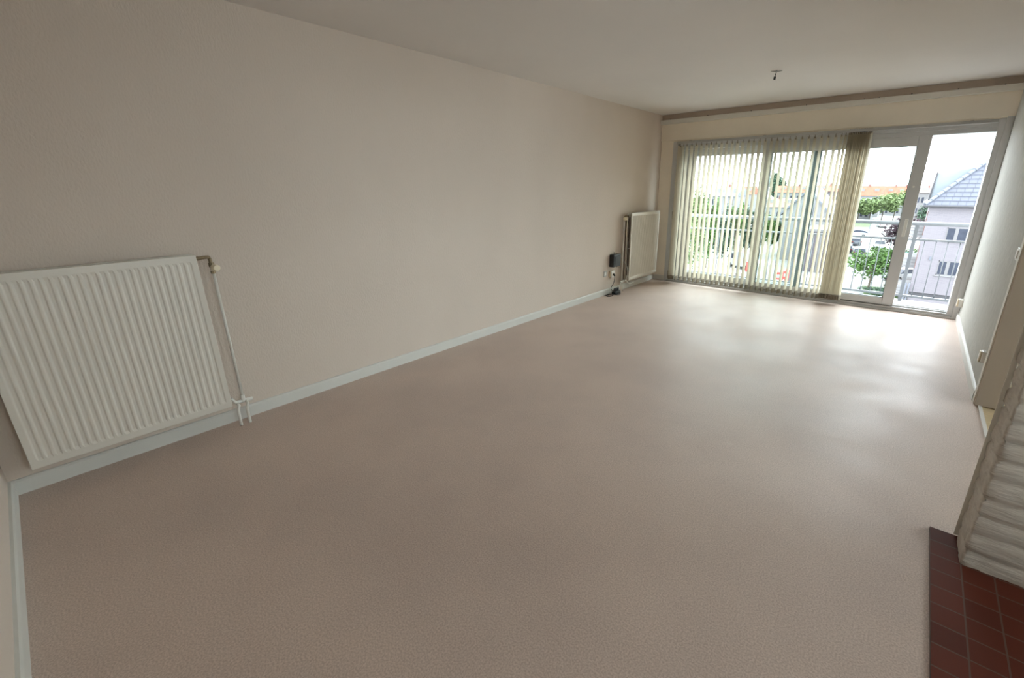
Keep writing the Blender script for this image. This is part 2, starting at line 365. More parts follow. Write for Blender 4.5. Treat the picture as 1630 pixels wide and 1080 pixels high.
b = B(); tube(b, [(XV, L-.004, 1.092), (XV, L+.02, 1.092)], .012, 10); tube(b, smooth_path([(XV, L+.018, 1.092), (XV, L+.055, 1.095), (XV-.005, L+.072, 1.085), (XV-.008, L+.076, 1.02)]), .010, 10); tube(b, [(XV-.008, L+.076, 1.06), (XV-.008, L+.076, 1.035)], .015, 8); tube(b, [(XV-.008, L+.076, 1.012), (XV-.008, L+.076, .995)], .013, 8)
vv = obj('valve', b, M['brass'], t, smooth=False)
b = B(); tube(b, [(XV, L+.078, 1.032), (XV+.018, L+.082, 1.032)], .010, 10); tube(b, [(XV+.016, L+.080, 1.032), (XV+.050, L+.086, 1.032)], [.022, .018], 14); obj('valve_knob', b, M['knob'], vv, .003)
b = B(); tube(b, [(XV-.008, L+.076, 1.0), (XV-.008, L+.074, .18)], .0085, 10); obj('supply_pipe', b, M['pipe'], t, smooth=True)
b = B(); tube(b, [(XV-.008, L+.074, .19), (XV-.008, L+.074, .15)], .013, 10); tube(b, [(XV-.01, L+.03, .148), (XV-.004, L+.125, .148)], .012, 10); tube(b, [(XV, L-.01, .185), (XV, L+.012, .185), (XV+.002, L+.03, .15)], .009, 8)
mf = obj('pipe_manifold', b, M['socketw'], t)
for dy in (.025, .075):
    b = B(); tube(b, smooth_path([(XV+.03, L+dy+.012, .142), (XV+.034, L+dy+.004, .125), (XV+.03, L+dy, .10), (XV+.03, L+dy, .001)]), .009, 10); tube(b, [(XV, L+dy+.01, .146), (XV+.032, L+dy+.01, .14)], .008, 8); obj('floor_pipe', b, M['pipe'], t, smooth=True)

t, L = radiator(-1.02, -.14, 'far white ribbed double panel radiator in the corner beside the window', True)
b = B(); tube(b, smooth_path([(.06, .004, 1.075), (.06, -.05, 1.08), (.06, -.095, 1.075), (.055, -.10, 1.02)]), .010, 10); v2 = obj('valve', b, M['brass'], t)
b = B(); tube(b, [(.06, -.105, 1.045), (.105, -.125, 1.045)], [.024, .020], 14); obj('valve_knob', b, M['knob'], v2, .003)
b = B(); tube(b, [(.055, -.10, 1.03), (.055, -.10, .13)], .010, 10); obj('supply_pipe', b, M['pipe'], t, smooth=True)
b = B(); tube(b, smooth_path([(.05, -.02, 1.06), (.03, -.05, 1.0), (.03, -.05, .5), (.03, -.05, .14)]), .008, 10); obj('return_pipe', b, M['pipe'], t, smooth=True)
b = B(); tube(b, [(.06, -.13, .135), (.06, .01, .150)], .013, 10); tube(b, smooth_path([(.07, .0, .15), (.07, .1, .08), (.06, .25, .075)]), .009, 8); obj('pipe_manifold', b, M['socketw'], t)
for dy in (-.11, -.16):
    b = B(); tube(b, [(.075, dy, .13), (.078, dy, .001)], .009, 10); obj('floor_pipe', b, M['pipe'], t, smooth=True)
b = B(); tube(b, [(.03, -.11, .62), (.115, -.004, .62)], .004, 6); tube(b, smooth_path([(.03, -.11, .52), (.09, -.02, .35), (.095, -.01, .22), (.07, -.06, .14)]), .005, 6); obj('cable', b, M['cordwhite'], t)

# ------------------------------------------------------------------ box, sockets, cords
t = thing('wall_box', 'small black plastic box on the left wall beside the far radiator', 'box', (0, -1.29, .39))
b = B(); box(b, .0, .075, -.10, .09, .0, .175); obj('housing', b, M['black'], t, .006)
b = B(); box(b, .075, .079, -.07, .07, .03, .145); obj('cover', b, M['black'], t, .002)
b = B(); tube(b, [(.03, .06, 0), (.03, .06, -.02)], .006, 6); obj('cable_gland', b, M['black'], t)
b = B(); tube(b, [(.02, 0, .175), (.01, 0, .20)], .004, 6); obj('cable', b, M['black'], t)
def socket(loc, rz, label, m1, m2, sz=(.04, .075, .08)):
    d, w_, h_ = sz
    t_ = thing('wall_socket', label, 'socket', loc, rz)
    b_ = B(); box(b_, 0, d*.7, -w_/2, w_/2, -h_/2, h_/2); obj('back_box', b_, m1, t_, .004)
    b_ = B(); box(b_, d*.7, d, -w_/2+.003, w_/2-.003, -h_/2+.003, h_/2-.003)
    obj('face_plate', b_, m2, t_, .004)
    b_ = B(); tube(b_, [(d, 0, 0), (d+.0015, 0, 0)], .022, 16); obj('socket_well', b_, m1, t_)
    return t_
s1 = socket((0, -1.345, .285), 0, 'cream wall socket with a black plug under the black box', M['socket'], M['socketw'], (.045, .085, .10))
b = B(); tube(b, [(.045, 0, .0), (.065, 0, -.012), (.07, 0, -.03)], [.016, .014, .008], 10); tag(obj('power_plug', b, M['cordblack'], s1), 'black plug')
b = B(); box(b, 0, .008, -.035, .035, -.04, .04); o = obj('blank_plate', b, M['greyplate'], None, .002); o.location = (0.0, -1.495, .305)
tag(o, 'small flat grey blank plate on the wall left of the cream socket', 'wall plate')
b = B(); box(b, .008, .010, -.02, .02, -.025, .025); p_ = obj('plate_cover', b, M['socketw'], o)
socket((W, -.10, .215), PI, 'cream surface socket low on the right wall next to the window frame', M['socketw'], M['socket'], (.05, .08, .085))
socket((W, -2.47, .305), PI, 'cream surface socket low on the right wall beside the doorway', M['socketw'], M['socket'], (.035, .06, .085))
t = thing('light_switch', 'white light switch on the right wall beside the doorway, cut by the photo edge', 'switch', (W, -2.66+.12, 1.045), PI)
b = B(); box(b, 0, .012, -.04, .04, -.04, .04); obj('face_plate', b, M['socketw'], t, .003)
b = B(); box(b, .012, .017, -.025, .025, -.028, .028); obj('rocker', b, M['socketw'], t, .002)

t = thing('power_strip', 'black multiway power block with coiled cord on the floor under the radiator pipes', 'power strip', (.095, -1.33, 0), 0)
b = B(); box(b, -.03, .035, -.075, .075, 0.002, .045); obj('housing', b, M['black'], t, .006)
for k, dy in enumerate((-.05, -.005, .042)):
    b = B(); tube(b, [(0, dy, .045), (0.003, dy, .075), (.0, dy+.01, .095)], [.018, .016, .007], 10); obj('plug', b, M['black'], t)
b = B(); pts = [(.072, -1.345, .25), (.06, -1.35, .16), (.05, -1.40, .09), (.06, -1.365, .04), (.10, -1.42, .010), (.13, -1.50, .007), (.09, -1.56, .007), (.055, -1.50, .008), (.10, -1.42, .015), (.15, -1.40, .007), (.165, -1.34, .007), (.14, -1.29, .007), (.10, -1.30, .01)]
tube(b, smooth_path(pts, 8), .0048, 7); tube(b, smooth_path([(.05, -1.56, .012), (.08, -1.49, .02), (.11, -1.43, .016), (.08, -1.39, .02), (.075, -1.37, .02)], 6), .0048, 7)
bmesh.ops.translate(b, vec=(-.095, 1.33, 0), verts=b.verts); obj('cord', b, M['cordblack'], t, smooth=True)

# ceiling hook with the end of the lamp cable
t = thing('ceiling_hook', 'small dark hook with a lamp cable end hanging from the ceiling', 'hook', (1.995, -1.815, H))
b = B(); tube(b, [(-.045, -.02, -.006), (0, 0, -.010), (.045, .012, -.006)], [.003, .006, .003], 8); tube(b, [(0, 0, 0), (0, 0, -.012)], .007, 8); obj('hook_plate', b, M['greyplate'], t)
b = B(); tube(b, smooth_path([(.0, 0, -.01), (-.006, .0, -.03), (-.010, 0, -.055)]), .0035, 7); obj('cable', b, M['cordblack'], t)
b = B(); tube(b, [(-.010, 0, -.05), (-.011, 0, -.076)], .010, 10); obj('connector_block', b, M['black'], t, .002)

# ------------------------------------------------------------------ hearth and stone fireplace pier
FX, FY, FYB = 3.658, -4.556, -4.362
hm_ = brick_mat('red_quarry_tiles', (.085,.018,.009), (.112,.024,.012), (.11,.065,.052), 1, .0975, .0965, .0028, .6, .25)
hm_.node_tree.nodes['Brick Texture'].offset = 0
hm_.node_tree.nodes['Mapping'].inputs['Location'].default_value = (.002, 0, 0)
h = bx('tiled_hearth', hm_, (0, XR-3.57-.01, -1.9, 0, 0, .012)); h.location = (3.57, -4.365, 0)
tag(h, 'dark red tiled hearth slab on the floor in front of the stone fireplace', 'hearth')
def stone_disp(s, z, seed):
    row = .082; jit = .010*noise.noise(Vector((s*1.2, seed, z*3)))
    k = math.floor((z+jit)/row); fz = ((z+jit)/row) % 1
    random_off = noise.noise(Vector((k*7.31, seed, .5)))*.014
    # stone joints along the row
    Ls = .24; u = (s + (k*.37) % 1*Ls)/Ls; fu = u % 1; ku = math.floor(u)
    off2 = noise.noise(Vector((ku*5.1, k*3.7, seed)))*.012
    gro = min(1, min(fz, 1-fz)/.16); gr2 = min(1, min(fu, 1-fu)/.05)
    return .35*random_off + .35*off2 + .020*(gro**.6-1) + .005*(gr2-1) + .004*noise.noise(Vector((s*22, z*34, seed))) + .004*noise.noise(Vector((s*60, z*60, seed)))
def pier():
    b_ = B(); D = FYB-FY; st = .014
    # perimeter path: west face (from back to front corner) then the front face
    path = [(FX, FYB - D*i/14, (-1, 0)) for i in range(14)]
    path += [(FX+.004, FY+.004, (-.7, -.7))]
    n = 120
    path += [(FX + .014 + (XR-FX-.03)*i/n, FY, (0, -1)) for i in range(n+1)]
    zs = [.012+ (H-.012)*i/190 for i in range(191)]
    cols = []; s = 0; prev = None
    for (x, y, nn) in path:
        if prev: s += math.hypot(x-prev[0], y-prev[1])
        prev = (x, y); c = []
        for z in zs:
            d = -.004 + stone_disp(s, z, 1.7)*(.8 if nn[1] > -.5 else 1)
            c.append(b_.verts.new((x+nn[0]*d, y+nn[1]*d, z)))
        cols.append(c)
    for a, c in zip(cols, cols[1:]):
        for i in range(len(zs)-1): b_.faces.new((a[i], c[i], c[i+1], a[i+1]))
    bk = [[b_.verts.new((x, FYB, z)) for z in (zs[0], zs[-1])] for x in (FX+.02, XR-.016)]
    b_.faces.new((bk[0][0], bk[1][0], bk[1][1], bk[0][1]))
    b_.faces.new([bk[0][0]] + cols[0] + [bk[0][1]]); b_.faces.new([bk[1][1]] + cols[-1][::-1] + [bk[1][0]])
    return b_
t = thing('stone_fireplace', 'off-white painted rough stone fireplace end standing on the red tiles', 'fireplace', (0,0,0))
obj('stone_facing', pier(), M['stone'], t, smooth=True)
bx('corner_bead', M['rail'], (FX-.009, FX+.01, FYB+.001, FYB+.005, .013, H-.001), t, .002)

# ------------------------------------------------------------------ balcony
b = B(); box(b, -.6, 4.6, .14, 1.22, -.30, -.085); box(b, .25, 3.82, .14, .17, -.085, .012)
struct('trim_4', b, M['concrete'])
YR = 1.10
rl = thing('balcony_railing', 'grey metal balcony railing with thin uprights outside the window', 'railing', (0, YR, 0))
st = M['steel']
b = B(); tube(b, [(-.6, 0, .985), (4.6, 0, .985)], .027, 12); obj('handrail', b, st, rl, smooth=True)
bx('middle_rail', st, (-.6, 4.6, -.014, .014, .760, .785), rl, .003)
bx('bottom_rail', st, (-.6, 4.6, -.018, .018, -.02, .010), rl, .003)
for x in (-.53, .44, 1.85, 3.265, 4.5): bx('post', st, (x-.022, x+.022, -.012, .012, -.085, .965), rl, .003)
x = -.41
while x < 4.55:
    if all(abs(x-p) > .05 for p in (-.53, .44, 1.85, 3.265, 4.5)):
        b = B(); tube(b, [(x, 0, .005), (x, 0, .765)], .0065, 6); obj('upright', b, st, rl, smooth=True)
    x += .1185

# ------------------------------------------------------------------ outdoors
G = -9.2
def at(px, py, z=G):           # where the view through a photo pixel meets the level z
    d = FW + RT*((px-PX)/FPX) - UP*((py-PY)/FPX); t_ = (z-EYE.z)/d.z; return EYE + d*t_
def aty(px, py, y):
    d = FW + RT*((px-PX)/FPX) - UP*((py-PY)/FPX); t_ = (y-EYE.y)/d.y; return EYE + d*t_
M['street'] = mat('pale_street', (.20,.198,.19), .85, .06, .3)
M['grass'] = mat('lawn', (.06,.10,.03), .9, .25, .8)
M['leaf'] = mat('leaves_green', (.055,.115,.020), .7, .35, 1.4)
M['leafdark'] = mat('leaves_dark_green', (.040,.075,.045), .7, .35, 1.4)
M['leafpale'] = mat('leaves_pale_green', (.12,.165,.062), .7, .3, 1)
M['leafpurple'] = mat('leaves_purple', (.040,.018,.028), .7, .35, 1.4)
M['bark'] = mat('bark', (.10,.08,.06), .9, .2, 4)
M['pinkpave'] = mat('pink_paving', (.36,.27,.23), .9, .1, 2)
M['render'] = mat('pale_render', (.13,.127,.13), .85, .06, .5)
M['whitewall'] = mat('white_render', (.17,.17,.175), .85, .04, .5)
M['lilac'] = brick_mat('pale_lilac_brick', (.132,.123,.138), (.146,.137,.150), (.165,.155,.166), 1, .32, .085, .010, .85, .2, (PI/2, 0, 0), .004)
M['slate'] = mat('blue_grey_roof_tiles', (.048,.054,.075), .5, .12, 3)
M['joint'] = mat('dark_tile_joint', (.03,.034,.05), .7, .1, 2)
M['redroof'] = mat('orange_clay_roof', (.22,.065,.035), .8, .15, 1.5)
M['brownroof'] = mat('salmon_roof', (.20,.11,.085), .8, .12, 1)
M['brickred'] = mat('red_brick', (.16,.075,.06), .85, .15, 2)
M['greyroof'] = mat('grey_roof', (.11,.12,.145), .7, .12, 1)
M['zinc'] = mat('zinc_sheet', (.15,.175,.195), .5, .05, 2)
M['dark'] = mat('dark_glazing', (.03,.035,.05), .4, .2, 2, spec=.15)
M['darkband'] = mat('dark_recess', (.05,.05,.055), .8, .1, 2)
M['teal'] = mat('teal_screen', (.03,.15,.115), .6, .1, 2)
M['carwhite'] = mat('car_white', (.30,.31,.32), .3, .02, 2)
M['cardark'] = mat('car_dark', (.03,.035,.045), .3, .1, 2)
M['cargrey'] = mat('car_grey', (.07,.08,.10), .3, .1, 2)
M['tyre'] = mat('tyre', (.012,.012,.012), .8, .1, 6)
M['tail'] = mat('tail_light', (.12,.01,.01), .4, .1, 5)
M['red'] = mat('signal_red', (.6,.06,.05), .5, .1, 4)
M['orange'] = mat('orange_plastic', (.6,.2,.05), .5, .1, 4)
M['timber'] = mat('pale_timber', (.38,.35,.31), .8, .1, 4)
M['greywall'] = mat('grey_panel_wall', (.085,.076,.088), .85, .12, .25, stretch=(1,1,.15))
b = B(); box(b, -260, 160, 1.6, 420, G-.5, G); struct('ground', b, M['street'])

def foliage(b_, c, r, n, size, rnd, squash=1):
    # a lumpy crown: many small leaf sprays scattered over clustered boughs
    c = Vector(c); lumps = []
    for i in range(9):
        a = rnd.uniform(0, 2*PI); e = rnd.uniform(-.6, 1)
        lumps.append((c + Vector((math.cos(a)*r[0]*.55, math.sin(a)*r[1]*.55, e*r[2]*.5)), rnd.uniform(.38, .6)))
    for i in range(n):
        lc, lr = lumps[i % 9]
        v = Vector((rnd.gauss(0,1), rnd.gauss(0,1), rnd.gauss(0,1))).normalized()*rnd.uniform(.55, 1.05)
        p = lc + Vector((v.x*r[0]*lr, v.y*r[1]*lr, v.z*r[2]*lr))
        q = Matrix.Rotation(rnd.uniform(0, 2*PI), 3, Vector((rnd.gauss(0,1), rnd.gauss(0,1), rnd.gauss(0,1))).normalized())
        s = size*rnd.uniform(.6, 1.3)
        pts = [q @ Vector(k)*s for k in ((-1, 0, 0), (0, -.5, .1), (1, 0, 0), (0, .5, .1))]
        b_.faces.new([b_.verts.new(p+k) for k in pts])
def tree(name, base, r, hgt, m_, label, cat, n=1400, size=.22, seed=1, group=None, trunk=.12, low=None):
    rnd = random.Random(seed); t_ = thing(name, label, cat, tuple(base), 0, group)
    cz = hgt - r[2]
    if cat != 'bush' and cat != 'hedge':
        b_ = B(); tube(b_, [(0,0,0), (trunk*.5, 0, cz*.5), (0, 0, cz), (-.1*r[0], 0, cz+r[2]*.5)], [trunk*1.2, trunk, trunk*.8, trunk*.3], 8)
        for k in range(5):
            a = k*1.26; tube(b_, [(0, 0, cz*.75), (math.cos(a)*r[0]*.5, math.sin(a)*r[1]*.5, cz+r[2]*.2)], [trunk*.6, trunk*.2], 6)
        obj('trunk', b_, M['bark'], t_)
    b_ = B(); foliage(b_, (0, 0, cz), r, n, size, rnd); me = obj('foliage', b_, m_, t_)
    return t_

# --- neighbouring house with the slate roof
YH = 43.3; XH = 3.72; ZE = -.22
hs = thing('neighbour_house', 'pale lilac brick house with blue grey hipped tile roof across the gap', 'house', (XH, YH, G))
def hl(b_): bmesh.ops.translate(b_, vec=(-XH, -YH, -G), verts=b_.verts); return b_
LX, DY = 17, 14
b = B(); box(b, XH, XH+LX, YH, YH+DY, -7.62, ZE); box(b, XH+.02, XH+LX, YH-.02, YH+.5, G, -7.92); obj('wall', hl(b), M['lilac'], hs)
b = B(); box(b, XH+.02, XH+LX, YH+.12, YH+.5, -7.92, -7.62); obj('recess_band', hl(b), M['darkband'], hs)
# stepped tile courses on the front slope, hip at 45 degrees, and on the left slope
OV = .36; x0, y0 = XH-OV, YH-OV; NC = 22; RUN = 7.3; PT = 1.03
b = B()
for k in range(NC):
    a0 = RUN*k/NC; a1 = RUN*(k+1)/NC; lift = .07
    for side in (0, 1):
        def P(a, z, far):
            if side == 0: return (x0+LX+2*OV-a if far else x0+a, y0+a, z)
            return (x0+a, y0+DY+2*OV-a if far else y0+a, z)
        zz0, zz1 = ZE+.05+a0*PT, ZE+.05+a1*PT
        lo = [b.verts.new(P(a0, zz0, f)) for f in (0, 1)]; mid = [b.verts.new(P(a0, zz0+lift, f)) for f in (0, 1)]
        hi = [b.verts.new(P(a1, zz1, f)) for f in (0, 1)]
        b.faces.new((lo[0], lo[1], mid[1], mid[0])); b.faces.new((mid[0], mid[1], hi[1], hi[0]))
roof = obj('roof', hl(b), M['slate'], hs)
b = B()
for k in range(NC):                      # tile joints along each course of the front slope
    a0 = RUN*k/NC; a1 = RUN*(k+1)/NC; n = 26
    for j in range(n):
        x = x0 + a0 + .55 + j*.5 + (.25 if k % 2 else 0)
        if x > x0+a1+.1 and x < x0+14: 
            z0_, z1_ = ZE+.05+a0*PT+.075, ZE+.05+a1*PT+.008
            vs = [b.verts.new(p) for p in ((x, y0+a0-.004, z0_), (x+.035, y0+a0-.004, z0_), (x+.035, y0+a1-.004, z1_), (x, y0+a1-.004, z1_))]; b.faces.new(vs)
obj('tile_joints', hl(b), M['joint'], roof)
b = B()
for k in range(22):                      # ridge caps down the hip
    a0 = RUN*k/22; a1 = RUN*(k+1)/22+.05
    tube(b, [(x0+a0, y0+a0, ZE+.14+a0*PT), (x0+a1, y0+a1, ZE+.14+a1*PT-.03)], [.15, .12], 8)
obj('hip_caps', hl(b), M['greyroof'], roof)
b = B(); tube(b, [(x0-.05, y0-.06, ZE+.0), (x0+LX+1, y0-.06, ZE+.0)], .085, 8); tube(b, [(x0-.06, y0-.05, ZE+.0), (x0-.06, y0+DY, ZE+.0)], .085, 8); box(b, x0, x0+LX, y0, YH, ZE-.10, ZE-.02); obj('gutter', hl(b), M['darkband'], hs)
# dormer cheek of zinc on the left slope
b = B(); prism(b, [(x0+.25, ZE+.45), (x0+.38, 2.45), (x0+3.6, 3.0), (x0+3.6, ZE+2)], 'y', y0+3.2, y0+8.0); obj('dormer_cheek', hl(b), M['zinc'], hs)
b = B(); prism(b, [(x0+.12, ZE+.35), (x0+.30, 2.55), (x0+.40, 2.55), (x0+.26, ZE+.35)], 'y', y0+3.1, y0+8.1); obj('dormer_front', hl(b), M['darkband'], hs)
def hwin(x0_, x1_, z0_, z1_):
    b_ = B(); y = YH
    box(b_, x0_, x1_, y-.03, y+.02, z1_-.07, z1_); box(b_, x0_, x1_, y-.03, y+.02, z0_, z0_+.07); box(b_, x0_, x0_+.06, y-.03, y+.02, z0_, z1_); box(b_, x1_-.06, x1_, y-.03, y+.02, z0_, z1_)
    xm = x0_+(x1_-x0_)*.36; box(b_, xm-.11, xm+.11, y-.035, y+.02, z0_, z1_)
    f = obj('window', hl(b_), M['render'], hs)
    b_ = B(); box(b_, x0_+.05, x1_-.05, y-.012, y+.01, z0_+.05, z1_-.05); obj('pane', hl(b_), M['dark'], f)
    b_ = B(); box(b_, x0_-.12, x1_+.12, y-.10, y+.02, z0_-.09, z0_); obj('window_ledge', hl(b_), M['whitewall'], f)
hwin(5.20, 6.95, -3.02, -1.93); hwin(5.20, 6.95, -5.92, -4.70); hwin(5.20, 6.95, 0-.9-7.9+.9, -7.95+.0) if False else None
b = B(); box(b, 4.52, 4.66, YH-.08, YH, -4.72, -4.42); obj('vent_box', hl(b), M['greyroof'], hs)
# balconies on the left side
for z in (-2.95, -5.75, -8.4):
    b = B(); prism(b, [(XH, YH+1.6), (XH-.55, YH+1.6), (XH-.95, YH+2.1), (XH-1.0, YH+4.5), (XH, YH+5)], 'z', z, z+1.0)
    bal = obj('side_balcony', hl(b), M['whitewall'], hs)
    b = B()
    for k in range(3): box(b, XH-1.03, XH+.0, YH+1.56, YH+1.6, z+.2+k*.28, z+.24+k*.28)
    obj('balcony_band', hl(b), M['render'], bal)
b = B()
for z in (-3.5, -.6): box(b, XH-.04, XH, YH+.7, YH+1.3, z-2.1, z-.1)
obj('side_shutter', hl(b), M['brickred'], hs)
b = B()
for k in range(2): tube(b, [(XH-.10-.22*k, YH-.2, G), (XH-.10-.22*k, YH-.2, -6.85)], .07, 8)
obj('downpipe', hl(b), M['greyroof'], hs)

# --- terraces with clay roofs
def terrace(name, pL, pR, y, ridge_py, eave_py, base_z, nunits, label, roofm, wallm, dep=9, group=None, skylights=True, dormer=False):
    a = aty(pL, ridge_py, y); c = aty(pR, ridge_py, y); zr = a.z; ze = aty((pL+pR)/2, eave_py, y-dep/2).z
    t_ = thing(name, label, 'house', (a.x, y, G), 0, group); L_ = c.x-a.x
    b_ = B(); box(b_, 0, L_, -dep/2, dep/2, 0, ze-G); obj('wall', b_, wallm, t_)
    b_ = B(); prism(b_, [(-dep/2-.4, ze-G-.15), (0, zr-G), (dep/2+.4, ze-G-.15)], 'x', -.15, L_+.15); rf = obj('roof', b_, roofm, t_)
    u = L_/nunits
    for i in range(nunits):
        if skylights:
            zz = ze-G+(zr-ze)*.5; yy = -dep/4-.12
            b_ = B(); box(b_, u*(i+.45), u*(i+.45)+1.3, yy-.35, yy+.3, zz-.35, zz+.55); obj('skylight', b_, M['whitewall'], rf)
        if i: 
            b_ = B(); box(b_, u*i-.25, u*i+.25, -.5, .5, zr-G-.4, zr-G+.55); obj('chimney', b_, M['brickred'], rf)
        b_ = B(); nf = max(1, int((ze-G)//2.7))
        for f in range(nf):
            for q in (.18, .58): box(b_, u*(i+q), u*(i+q)+u*.2, -dep/2-.06, -dep/2+.02, f*2.7+.9, f*2.7+2.2)
        obj('window', b_, M['dark'], t_)
    return t_
terrace('terraced_house', 1340, 1408, 190, 296, 311, 0, 3, 'terrace with orange clay roof in the far distance just right of the blind', M['redroof'], M['whitewall'])
terrace('terraced_house', 1409, 1462, 205, 296.5, 311, 0, 3, 'far terrace with orange clay roof and bright skylights beside the sash stile', M['redroof'], M['whitewall'])
terrace('terraced_house', 1462, 1496, 150, 299, 306, 0, 2, 'pale distant house row between the open sash and the slate roof', M['brownroof'], M['render'])
terrace('terraced_house', 1240, 1290, 160, 296, 306, 0, 3, 'distant terrace with orange roof behind the middle of the blind', M['redroof'], M['whitewall'])
terrace('terraced_house', 1302, 1345, 150, 295, 304, 0, 2, 'distant orange roofed terrace left of the bunched blind slats', M['redroof'], M['greywall'])
terrace('terraced_house', 1300, 1345, 90, 318, 330, 0, 2, 'brick red house behind the slats left of the blind bunch', M['brownroof'], M['brickred'], skylights=False)
terrace('terraced_house', 1214, 1272, 112, 315, 329, 0, 2, 'long house with salmon roof seen behind the middle of the blind', M['brownroof'], M['whitewall'])
terrace('terraced_house', 1140, 1184, 110, 297, 312, 0, 2, 'grey roofed house behind the left half of the blind', M['greyroof'], M['whitewall'])
terrace('terraced_house', 1184, 1204, 140, 297, 309, 0, 1, 'narrow orange roofed house behind the left blind slats', M['redroof'], M['whitewall'])
terrace('terraced_house', 1095, 1110, 80, 318, 334, 0, 1, 'white house with reddish gable at the left end of the window view', M['brownroof'], M['whitewall'], dep=7, skylights=False)
terrace('garden_hut', 1372, 1392, 176, 316, 324, 0, 1, 'small hut with blue grey roof behind the street trees', M['greyroof'], M['whitewall'], dep=6, skylights=False)
# white gabled house
YGH = 66.6; a = aty(1246, 350, YGH); c = aty(1318, 350, YGH); t = thing('gabled_house', 'white house with steep gable and grey blue side roof behind the middle slats', 'house', (a.x, YGH, G))
L_ = c.x-a.x; zt = aty(1272, 302, YGH).z-G; ze_ = aty(1272, 338, YGH).z-G
b = B(); prism(b, [(0, 0), (L_, 0), (L_, ze_), (L_*.5, zt), (0, ze_)], 'y', 0, 9); obj('wall', b, M['whitewall'], t)
b = B(); prism(b, [(-.4, ze_-.2), (L_*.5, zt+.25), (L_+.4, ze_-.2), (L_+.4, ze_-.5), (L_*.5, zt-.05), (-.4, ze_-.5)], 'y', -.3, 9.3); obj('roof', b, M['greyroof'], t)
b = B(); box(b, L_*.40, L_*.5, -.05, .05, ze_-.6, ze_+1.0); box(b, L_*.55, L_*.65, -.05, .05, ze_-.6, ze_+1.0); obj('window', b, M['dark'], t)
# grey panelled building close by, behind the slats right of the mullion
YG = at(1290, 433).y; p0 = aty(1280, 364, YG); p1 = aty(1341, 366, YG); t = thing('grey_hall', 'low grey lilac panelled building behind the slats left of the bunch', 'building', (p0.x, YG, G))
Lh = p1.x-p0.x; zh = p0.z-G
b = B(); box(b, 0, Lh, 0, 8, 0, zh-.3); obj('wall', b, M['greywall'], t)
b = B(); box(b, -.1, Lh+.1, -.1, 8.1, zh-.3, zh); obj('roof_edge', b, M['render'], t)
b = B()
for k in range(1, 4): box(b, Lh*k/4-.12, Lh*k/4+.12, -.12, 0, 0, zh-.4)
obj('pilaster', b, M['render'], t)
# lawns and paving
def patch(name, pts, m_, label, cat):
    b_ = B(); prism(b_, [(p[0], p[1]) for p in pts], 'z', G-.05, G+.03); return tag(obj(name, b_, m_), label, cat)
def gp(*pp): return [tuple(at(*p)[:2]) for p in pp]
patch('lawn', gp((1345, 362), (1384, 362), (1392, 351), (1345, 351)), M['grass'], 'strip of green lawn across the street beneath the far trees', 'lawn')
patch('lawn', gp((1375, 470), (1432, 476), (1440, 462), (1372, 455)), M['grass'], 'small planted lawn around the nearest street tree', 'lawn')
patch('paving', gp((1422, 456), (1450, 458), (1454, 449), (1424, 447)), M['pinkpave'], 'pink paved drive in front of the white car', 'paving')
# trees
P = at
tree('street_tree', at(1381, 462), (2.4, 2.4, 2.0), (at(1381,462).z*0)+4.5, M['leaf'], 'nearest bright green street tree below the sliding sash', 'tree', 2600, .17, 3, trunk=.09)
tree('purple_tree', at(1438, 401), (3.4, 3.0, 2.8), 5.9, M['leafpurple'], 'dark purple leaved tree behind the sash handle', 'tree', 2600, .22, 5)
tree('conifer', at(1468, 372), (1.9, 1.9, 3.2), 6.8, M['leafdark'], 'dark green tree squeezed between sash and the slate roofed house', 'tree', 1800, .25, 8)
for i, (px, py, r_, h_) in enumerate(((1364, 353, 3.7, 7.4), (1383, 351, 3.8, 7.4), (1402, 353, 3.9, 7.8), (1421, 350.5, 4.4, 9.4), (1441, 353, 3.9, 8.6))):
    tree('street_tree', at(px, py), (r_, r_, 3.2), h_, M['leafpale'], ['leftmost pale green tree of the far street row, beside the blind', 'second pale green tree of the far street row', 'middle pale green tree of the far street row', 'fourth pale green tree of the far street row, slightly taller', 'pale green tree of the far street row behind the sash stile'][i], 'tree', 1100, .5, 20+i, 'far street trees')
def seen_tree(name, px, pyb, pyt, rp, m_, label, seed, n=3600, cat='tree'):
    p = at(px, pyb); dep_ = (p-EYE).dot(FW); mpp = dep_/FPX
    h_ = (pyb-pyt)*mpp*1.02; r_ = rp*mpp
    return tree(name, p, (r_, r_, h_*(.36 if name == 'dark_tree' else .47)), h_, m_, label, cat, n, r_*.16, seed, trunk=r_*.06)
seen_tree('dark_tree', 1233, 341, 277, 13, M['leafdark'], 'tall dark green tree behind the middle of the blind', 35, 3600)
for i, (px, pb, pt, rp, m_, lab) in enumerate((
    (1103, 450, 300, 14, 'leafpale', 'leftmost garden tree behind the blind'),
    (1122, 436, 302, 14, 'leaf', 'tall bright green garden tree behind the left slats'),
    (1143, 426, 322, 14, 'leafdark', 'darkest garden tree behind the left pane'),
    (1165, 420, 324, 13, 'leaf', 'rounded garden tree left of the white window mullion'),
    (1186, 414, 332, 13, 'leafdark', 'dark garden tree at the left edge of the white window mullion'),
    (1204, 408, 338, 12, 'leaf', 'garden tree directly behind the white window mullion'),
    (1221, 403, 346, 11, 'leaf', 'low green garden tree just right of the white window mullion'),
    (1240, 402, 346, 11, 'leafdark', 'green garden tree between the two window mullions'),
    (1258, 401, 345, 11, 'leaf', 'green garden tree left of the grey mullion'),
    (1277, 372, 344, 9, 'leaf', 'small green tree behind the grey mullion'))):
    seen_tree('garden_tree', px, pb, pt, rp, M[m_], lab, 40+i)
tree('bush', at(1428, 470), (1.2, 1.0, .7), 1.3, M['leaf'], 'low green bush at the foot of the lilac house', 'bush', 700, .12, 61)
